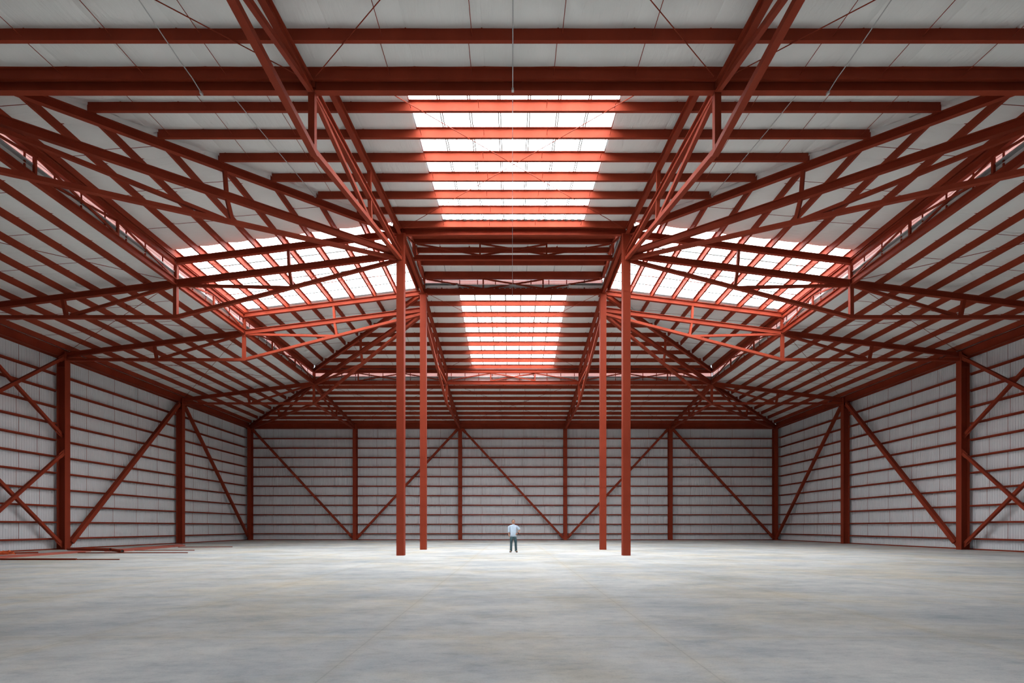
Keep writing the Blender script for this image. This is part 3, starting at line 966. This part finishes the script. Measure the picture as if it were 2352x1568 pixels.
# ------------------------------------------------------------------ conduits
def conduit(pts, label, rad=0.0125):
    org = Vector(pts[0])
    t = thing('conduit', label, 'conduit', org, 'electrical conduits under the roof')
    mb = MB()
    for a, b in zip(pts[:-1], pts[1:]):
        extrude(mb, Vector(a) - org, Vector(b) - org, P_round(rad, 8))
    me = mb.mesh('pipe', M['grey_steel']); fix_normals(me)
    link('pipe', me, t)
    mb = MB(); p = Vector(pts[-1]) - org
    mb.box(p.x - 0.03, p.x + 0.03, p.y - 0.04, p.y + 0.04, p.z - 0.04, p.z + 0.02)
    link('end_fitting', mb.mesh('end_fitting', M['grey_steel']), t)
    mb = MB()
def zlo_y(y): return z_lo(Y2 - y)
def zup_y(y): return z_up(Y2 - y)
conduit([(-0.05, 3.0, zlo_y(3.0) - 0.03), (-0.05, 12.9, zlo_y(12.9) - 0.03), (-0.05, 13.42, 12.92)], 'straight grey conduit under the near lower slope, on the centre line', 0.014)
conduit([(-0.05, 13.75, zup_y(13.75) - 0.04), (-0.05, Y2 - 0.3, 15.30), (-0.05, Y3 - 0.05, 15.28)], 'long thin grey conduit crossing below the skylight and centre cap', 0.009)
for sx, nm in ((-1, 'left'), (1, 'right')):
    conduit([(sx * 8.2, 3.0, zlo_y(3.0) - 0.03), (sx * 8.2, 11.0, zlo_y(11.0) - 0.03), (sx * 8.42, 12.75, zlo_y(12.75) - 0.02), (sx * 8.36, 13.15, 13.0), (sx * 8.33, 13.5, 12.90)],
            'bent grey conduit under the near lower slope, %s side' % nm)
    conduit([(sx * 8.6, 13.9, zup_y(13.9) - 0.03), (sx * 8.5, 17.0, zup_y(17.0) - 0.03), (sx * 8.3, 21.2, zup_y(21.2) - 0.03)],
            'straight grey conduit under the near upper slope, %s side' % nm)

# ------------------------------------------------------------------ notice on the left wall
mb = MB(); mb.box(0, 0.012, -0.11, 0.11, -0.14, 0.14)
tag(link('notice', mb.mesh('notice', M['paper']), loc=(-SHX + 0.004, 27.55, 1.40)), 'small white notice fixed to the left wall sheeting', 'notice')

# ------------------------------------------------------------------ steel lengths lying on the floor at left
def floor_bar(name, p0, p1, prof, label, cat, mat='red', group='steel lengths lying by the left wall'):
    p0, p1 = Vector(p0), Vector(p1)
    mb = MB(); extrude(mb, Vector((0, 0, 0)), p1 - p0, prof)
    me = mb.mesh(name, M[mat]); fix_normals(me)
    return tag(link(name, me, loc=p0), label, cat, group)
def tube_obj(p0, p1, r, label):
    p0, p1 = Vector(p0), Vector(p1)
    t = thing('steel_pipe', label, 'pipe', p0, 'short pipes on the steel pile')
    d = p1 - p0; n = 20
    side = d.cross(Vector((0, 0, 1))).normalized(); up = side.cross(d).normalized()
    mb = MB()
    rings = [(0, r), (1, r), (1, r * 0.88), (0, r * 0.88)]
    for (f, rad) in rings:
        for i in range(n):
            a = 2 * PI * i / n
            mb.v.append(tuple(d * f + side * rad * math.cos(a) + up * rad * math.sin(a)))
    for k in range(4):
        for i in range(n):
            j = (i + 1) % n; k2 = (k + 1) % 4
            mb.f.append((k * n + i, k * n + j, k2 * n + j, k2 * n + i))
    me = mb.mesh('pipe_wall', M['red']); fix_normals(me)
    for pl in me.polygons: pl.use_smooth = False
    link('pipe_wall', me, t)
    mb = MB()
    vs = [tuple(d * 0.97 + side * r * 0.87 * math.cos(2 * PI * i / n) + up * r * 0.87 * math.sin(2 * PI * i / n)) for i in range(n)]
    mb.add(vs, [tuple(range(n))])
    link('bore_shade', mb.mesh('bore_shade', M['dark']), t)  # dark disc painting in the shade inside the open pipe
floor_bar('steel_bar', (-23.4, 20.95, 0.035), (-18.05, 20.95, 0.035), P_box(0.07, 0.07), 'long red square bar lying nearest the camera on the left', 'bar')
floor_bar('steel_rod', (-18.15, 21.03, 0.02), (-16.35, 21.05, 0.02), P_box(0.04, 0.04), 'thin red rod lying at the right end of the nearest bar', 'bar')
floor_bar('steel_rod', (-22.6, 26.35, 0.022), (-17.0, 26.5, 0.022), P_box(0.04, 0.044), 'thin red rod lying in front of the two open pipes', 'bar')
floor_bar('steel_rod', (-22.0, 29.15, 0.02), (-18.4, 29.3, 0.02), P_box(0.04, 0.04), 'thin red rod lying behind the two open pipes', 'bar')
floor_bar('steel_rod', (-22.3, 33.8, 0.02), (-18.85, 34.1, 0.02), P_box(0.04, 0.04), 'thin red rod lying farthest back of the loose rods', 'bar')
def plankbar(p0, p1, w, h, label):
    p0, p1 = Vector(p0), Vector(p1)
    mb = MB(); extrude(mb, Vector((0, 0, 0)), p1 - p0, [(-w/2, 0), (w/2, 0), (w/2, h), (w/2 - 0.012, h), (w/2 - 0.012, 0.012), (-w/2 + 0.012, 0.012), (-w/2 + 0.012, h), (-w/2, h)])
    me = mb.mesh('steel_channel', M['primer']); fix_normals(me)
    tag(link('steel_channel', me, loc=p0), label, 'channel', 'steel channels lying by the left wall')
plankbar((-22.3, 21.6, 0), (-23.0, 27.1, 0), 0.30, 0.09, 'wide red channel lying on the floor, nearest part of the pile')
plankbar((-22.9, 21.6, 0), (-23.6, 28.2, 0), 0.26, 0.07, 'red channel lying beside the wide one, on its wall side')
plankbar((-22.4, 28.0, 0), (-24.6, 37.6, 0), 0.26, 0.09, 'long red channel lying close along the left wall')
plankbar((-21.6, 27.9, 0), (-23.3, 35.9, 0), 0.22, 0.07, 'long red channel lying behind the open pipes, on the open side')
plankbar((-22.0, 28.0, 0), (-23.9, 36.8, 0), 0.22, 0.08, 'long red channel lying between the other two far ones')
tube_obj((-24.2, 27.6, 0.17), (-21.15, 26.65, 0.175), 0.083, 'brown red open ended pipe on the steel pile, left one')
tube_obj((-21.55, 27.15, 0.15), (-20.45, 26.55, 0.095), 0.083, 'brown red open ended pipe on the steel pile, right one')
mb = MB()
floor_bar('steel_rail', (-25.2, 23.2, 0.10), (-23.4, 25.0, 0.11), P_box(0.09, 0.07), 'short dark red rail lying across the channels at the left edge', 'bar')
# tangled orange strap
t = thing('strap_coil', 'tangled heap of bright orange strap at the left edge of the steel pile', 'strap', (-23.15, 23.1, 0.0))
rr = random.Random(5); pts = []
for i in range(90):
    a = i * 1.1
    rad = rr.uniform(0.10, 0.32)
    pts.append(Vector((rad * math.cos(a), rad * 1.4 * math.sin(a), 0.10 + rr.uniform(0.0, 0.26) * (1 - rad * 1.8))))
mb = MB()
for a, b in zip(pts[:-1], pts[1:]):
    extrude(mb, a, b, P_box(0.03, 0.008))
link('strap', mb.mesh('strap', M['orange']), t)['kind'] = 'stuff'

# ------------------------------------------------------------------ the standing man
def skin_mesh(name, verts, edges, radii, mat, parent, root=0, sub=2, smooth=True):
    me = bpy.data.meshes.new(name)
    me.from_pydata(verts, edges, [])
    me.materials.append(mat)
    o = link(name, me, parent)
    sk = o.modifiers.new('skin', 'SKIN'); sk.use_smooth_shade = smooth; sk.branch_smoothing = 0.6
    layer = me.skin_vertices[0].data if me.skin_vertices else None
    if layer is None:
        me.attributes.new  # no-op
    for i, r in enumerate(radii):
        rx, ry = (r if isinstance(r, tuple) else (r, r))
        layer[i].radius = (rx, ry)
        layer[i].use_root = (i == root)
    sb = o.modifiers.new('sub', 'SUBSURF'); sb.levels = sub; sb.render_levels = sub
    return o

def make_skin_obj(name, verts, edges, radii, mat, parent, root=0, sub=2):
    bm = bmesh.new()
    lay = bm.verts.layers.skin.verify()
    vs = [bm.verts.new(v) for v in verts]
    for a, b in edges: bm.edges.new((vs[a], vs[b]))
    for i, v in enumerate(vs):
        r = radii[i]; rx, ry = (r if isinstance(r, tuple) else (r, r))
        v[lay].radius = (rx, ry); v[lay].use_root = (i == root)
    me = bpy.data.meshes.new(name); bm.to_mesh(me); bm.free()
    me.materials.append(mat)
    o = link(name, me, parent)
    sk = o.modifiers.new('skin', 'SKIN'); sk.use_smooth_shade = True; sk.branch_smoothing = 0.5
    sb = o.modifiers.new('sub', 'SUBSURF'); sb.levels = sub; sb.render_levels = sub
    return o

M['skin'] = mottled('skin', (0.50, 0.25, 0.17), (0.58, 0.31, 0.21), 0.55, 12)
M['shirt'] = mottled('pale_blue_cotton', (0.50, 0.62, 0.76), (0.62, 0.72, 0.83), 0.85, 9, bump=0.5)
M['jeans'] = mottled('dark_denim', (0.035, 0.07, 0.085), (0.08, 0.13, 0.145), 0.85, 7, bump=0.4)
M['hair'] = mottled('brown_hair', (0.05, 0.03, 0.02), (0.09, 0.055, 0.035), 0.7, 30)
M['shoe'] = mottled('brown_leather', (0.20, 0.14, 0.095), (0.30, 0.21, 0.15), 0.6, 15)

man = thing('person', 'man in pale blue shirt and jeans standing with one hand on his hip', 'person', (0.0, 27.4, 0.0))
# body: pelvis, spine, neck, head, arms (skin shows at head, neck, forearms, hands)
V = [(0, 0, 0.95), (0, 0, 1.15), (0, 0.0, 1.36), (0, 0.0, 1.47), (0, -0.005, 1.555), (0, -0.01, 1.63), (0, 0.0, 1.70),
     (-0.19, 0.0, 1.39), (-0.243, 0.0, 1.14), (-0.225, -0.04, 0.93),
     (0.19, 0.0, 1.39), (0.352, 0.03, 1.205), (0.255, -0.075, 1.045),
     (-0.09, 0, 0.90), (-0.115, -0.01, 0.50), (-0.125, 0.02, 0.10),
     (0.09, 0, 0.90), (0.135, -0.01, 0.50), (0.155, 0.02, 0.10)]
E = [(0, 1), (1, 2), (2, 3), (3, 4), (4, 5), (5, 6), (2, 7), (7, 8), (8, 9), (2, 10), (10, 11), (11, 12), (0, 13), (13, 14), (14, 15), (0, 16), (16, 17), (17, 18)]
Rr = [(0.09, 0.09), (0.09, 0.09), (0.08, 0.08), (0.052, 0.055), (0.056, 0.06), (0.070, 0.075), (0.060, 0.065),
      0.045, 0.040, 0.028, 0.045, 0.042, 0.028, 0.065, 0.050, 0.04, 0.065, 0.050, 0.04]
make_skin_obj('body', V, E, Rr, M['skin'], man)
def loft(name, tubes, mat, parent, n=18):
    """tubes: lists of (centre, rx, ry, normal); rings joined along each list, ends closed"""
    mb = MB()
    for rings in tubes:
        base = len(mb.v)
        for (c, rx, ry, nm) in rings:
            c, nm = Vector(c), Vector(nm).normalized()
            ax = Vector((0, 1, 0)).cross(nm)
            if ax.length < 0.1: ax = Vector((1, 0, 0))
            ax.normalize(); ay = nm.cross(ax).normalized()
            for i in range(n):
                a = 2 * PI * i / n
                mb.v.append(tuple(c + ax * rx * math.cos(a) + ay * ry * math.sin(a)))
        for k in range(len(rings) - 1):
            for i in range(n):
                j = (i + 1) % n
                mb.f.append((base + k * n + i, base + k * n + j, base + (k + 1) * n + j, base + (k + 1) * n + i))
        mb.f.append(tuple(base + i for i in range(n))[::-1])
        mb.f.append(tuple(base + (len(rings) - 1) * n + i for i in range(n)))
    me = mb.mesh(name, mat); fix_normals(me)
    for p in me.polygons: p.use_smooth = len(p.vertices) == 4
    return link(name, me, parent)
U = (0, 0, 1)
torso = [((0, 0.0, 0.845), 0.172, 0.120, U), ((0, -0.005, 0.93), 0.166, 0.130, U), ((0, -0.02, 1.04), 0.160, 0.142, U), ((0, -0.015, 1.16), 0.165, 0.135, U),
         ((0, -0.005, 1.28), 0.178, 0.125, U), ((0, 0.0, 1.36), 0.192, 0.112, U), ((0, 0.005, 1.41), 0.195, 0.095, U), ((0, 0.01, 1.448), 0.150, 0.080, U),
         ((0, 0.01, 1.485), 0.085, 0.068, U), ((0, 0.01, 1.505), 0.068, 0.066, U)]
arm_l = [((-0.110, 0.0, 1.40), 0.045, 0.05, (-1, 0, -0.2)), ((-0.165, 0.0, 1.388), 0.060, 0.060, (-1, 0, -0.35)), ((-0.208, 0.0, 1.362), 0.066, 0.062, (-0.6, 0, -1)), ((-0.232, 0.0, 1.30), 0.062, 0.062, (-0.15, 0, -1)),
         ((-0.243, 0.0, 1.17), 0.058, 0.058, (-0.03, 0, -1)), ((-0.243, -0.003, 1.115), 0.060, 0.060, (0, 0, -1)), ((-0.243, -0.005, 1.075), 0.061, 0.061, (0, 0, -1))]
arm_r = [((0.110, 0.0, 1.40), 0.045, 0.05, (1, 0, -0.2)), ((0.165, 0.0, 1.388), 0.060, 0.060, (1, 0, -0.35)), ((0.208, 0.004, 1.362), 0.066, 0.062, (0.6, 0, -0.9)), ((0.255, 0.01, 1.32), 0.063, 0.062, (0.7, 0, -1)),
         ((0.310, 0.02, 1.255), 0.058, 0.058, (0.7, 0, -0.9)), ((0.338, 0.025, 1.222), 0.059, 0.059, (0.7, 0, -0.9))]
loft('shirt', [torso, arm_l, arm_r], M['shirt'], man)
mb = MB()
for s in (-1, 1):
    mb.add([(s * 0.005, -0.085, 1.43), (s * 0.07, -0.05, 1.50), (s * 0.085, -0.075, 1.46), (s * 0.04, -0.115, 1.41)], [(0, 1, 2, 3)])
me = mb.mesh('collar', M['shirt'])
oc = link('collar', me, man); sm = oc.modifiers.new('s', 'SOLIDIFY'); sm.thickness = 0.01
mb = MB()
for k in range(6):
    z = 0.96 + k * 0.085
    mb.box(-0.006, 0.006, -0.168, -0.158, z, z + 0.012)
oc = link('button', mb.mesh('button', M['paper']), man); oc['kind'] = 'stuff'
# trousers
hips = [((0, 0.0, 0.95), 0.155, 0.112, U), ((0, 0.0, 0.88), 0.168, 0.120, U), ((0, 0.0, 0.80), 0.172, 0.118, U), ((0, 0.0, 0.765), 0.150, 0.095, U)]
def leg(s, kx, fx):
    return [((s * 0.083, 0.0, 0.84), 0.088, 0.108, U), ((s * 0.092, 0.0, 0.74), 0.090, 0.100, U), ((s * (0.092 + kx) / 1, -0.005, 0.60), 0.076, 0.085, U), ((s * (0.10 + kx), -0.01, 0.50), 0.068, 0.076, U),
            ((s * (0.105 + kx), 0.005, 0.36), 0.066, 0.074, U), ((s * (0.10 + fx), 0.015, 0.20), 0.062, 0.070, U), ((s * (0.105 + fx), 0.012, 0.085), 0.066, 0.076, U), ((s * (0.105 + fx), 0.008, 0.055), 0.070, 0.080, U)]
loft('trousers', [hips, leg(-1, 0.012, 0.020), leg(1, 0.03, 0.045)], M['jeans'], man)
mb = MB(); n = 20
for z in (0.915, 0.945):
    for i in range(n):
        a = 2 * PI * i / n; mb.v.append((0.158 * math.cos(a), 0.116 * math.sin(a), z - 0.03))
for i in range(n): mb.f.append((i, (i + 1) % n, n + (i + 1) % n, n + i))
link('belt', mb.mesh('belt', M['shoe']), man)
# shoes
for sx, cx in ((-1, -0.135), (1, 0.165)):
    V = [(cx, 0.06, 0.045), (cx + sx * 0.01, -0.04, 0.055), (cx + sx * 0.03, -0.14, 0.040), (cx + sx * 0.035, -0.19, 0.034)]
    o = make_skin_obj('shoe', V, [(0, 1), (1, 2), (2, 3)], [(0.045, 0.045), (0.045, 0.055), (0.05, 0.038), (0.038, 0.030)], M['shoe'], man, root=0)
    mb = MB(); outline = []
    for i in range(14):
        a = 2 * PI * i / 14
        outline.append((cx + sx * 0.02 + 0.055 * math.cos(a), -0.06 + 0.155 * math.sin(a)))
    vs = [(x, y, 0.0) for x, y in outline] + [(x, y, 0.022) for x, y in outline]
    mb.add(vs, [tuple(range(14))[::-1], tuple(range(14, 28))] + [(i, (i + 1) % 14, 14 + (i + 1) % 14, 14 + i) for i in range(14)])
    link('sole', mb.mesh('sole', M['dark']), o)
# hair cap, ears, face
def ellipsoid(name, c, r, mat, parent, seg=16, cut=None):
    bm = bmesh.new()
    bmesh.ops.create_uvsphere(bm, u_segments=seg, v_segments=seg // 2 + 2, radius=1)
    bmesh.ops.scale(bm, vec=r, verts=bm.verts)
    if cut:
        dele = [v for v in bm.verts if cut(v.co)]
        bmesh.ops.delete(bm, geom=dele, context='VERTS')
    bmesh.ops.translate(bm, vec=c, verts=bm.verts)
    me = bpy.data.meshes.new(name); bm.to_mesh(me); bm.free()
    me.materials.append(mat)
    for p in me.polygons: p.use_smooth = True
    return link(name, me, parent)
ellipsoid('head', (0, -0.01, 1.635), (0.082, 0.098, 0.115), M['skin'], man)
ellipsoid('hair', (0, 0.008, 1.655), (0.094, 0.108, 0.112), M['hair'], man, 20, cut=lambda v: (v.y < -0.035 and v.z < 0.072) or v.z < -0.06)
for s in (-1, 1):
    ellipsoid('ear', (s * 0.088, 0.0, 1.63), (0.012, 0.022, 0.032), M['skin'], man, 8)
    ellipsoid('eye', (s * 0.032, -0.100, 1.645), (0.013, 0.008, 0.007), M['dark'], man, 8)
    ellipsoid('eyebrow', (s * 0.033, -0.103, 1.663), (0.019, 0.006, 0.004), M['hair'], man, 8)
# watch on the bent arm
loft('wristwatch', [[((0.262, -0.068, 1.062), 0.036, 0.036, (-0.7, -0.6, -1)), ((0.255, -0.075, 1.048), 0.036, 0.036, (-0.7, -0.6, -1))]], M['dark'], man)
V = [(0, -0.100, 1.655), (0, -0.118, 1.620), (0, -0.108, 1.607)]
make_skin_obj('nose', V, [(0, 1), (1, 2)], [0.009, 0.015, 0.012], M['skin'], man, sub=1)
ellipsoid('moustache', (0, -0.108, 1.596), (0.030, 0.008, 0.008), M['hair'], man, 8)
ellipsoid('mouth', (0, -0.104, 1.583), (0.022, 0.006, 0.005), M['orange'], man, 8)
# hands with five fingers
def hand(c, down, across, fwd, curl, name='hand'):
    """c wrist; down finger direction, across thumb side, fwd palm facing"""
    c, down, across, fwd = map(lambda q: Vector(q), (c, down, across, fwd))
    down.normalize(); across.normalize(); fwd.normalize()
    V = [c, c + down * 0.05, c + down * 0.085]
    E = [(0, 1), (1, 2)]; R_ = [(0.026, 0.02), (0.038, 0.018), (0.036, 0.015)]
    h = make_skin_obj(name, [tuple(v) for v in V], E, R_, M['skin'], man)
    for k, ln in enumerate((0.070, 0.078, 0.072, 0.058)):
        b = c + down * 0.078 + across * (0.030 - 0.020 * k)
        m1 = b + (down * 0.9 + fwd * curl * 0.5).normalized() * ln * 0.5
        m2 = m1 + (down * 0.6 + fwd * curl * 1.2).normalized() * ln * 0.5
        make_skin_obj('finger', [tuple(b), tuple(m1), tuple(m2)], [(0, 1), (1, 2)], [0.0095, 0.009, 0.0075], M['skin'], h, sub=1)
    b = c + down * 0.03 + across * 0.030
    m1 = b + (down * 0.6 + across * 0.8).normalized() * 0.035
    m2 = m1 + (down * 0.9 + across * 0.2 + fwd * 0.3).normalized() * 0.03
    make_skin_obj('thumb', [tuple(b), tuple(m1), tuple(m2)], [(0, 1), (1, 2)], [0.012, 0.0105, 0.009], M['skin'], h, sub=1)
hand((-0.228, -0.042, 0.965), (0.02, -0.08, -1), (0.25, -1, 0), (1, 0.2, 0), 0.6)
hand((0.235, -0.09, 1.03), (-0.62, -0.35, -0.55), (-0.4, 0.0, 0.9), (-0.3, 0.8, -0.2), 0.6)
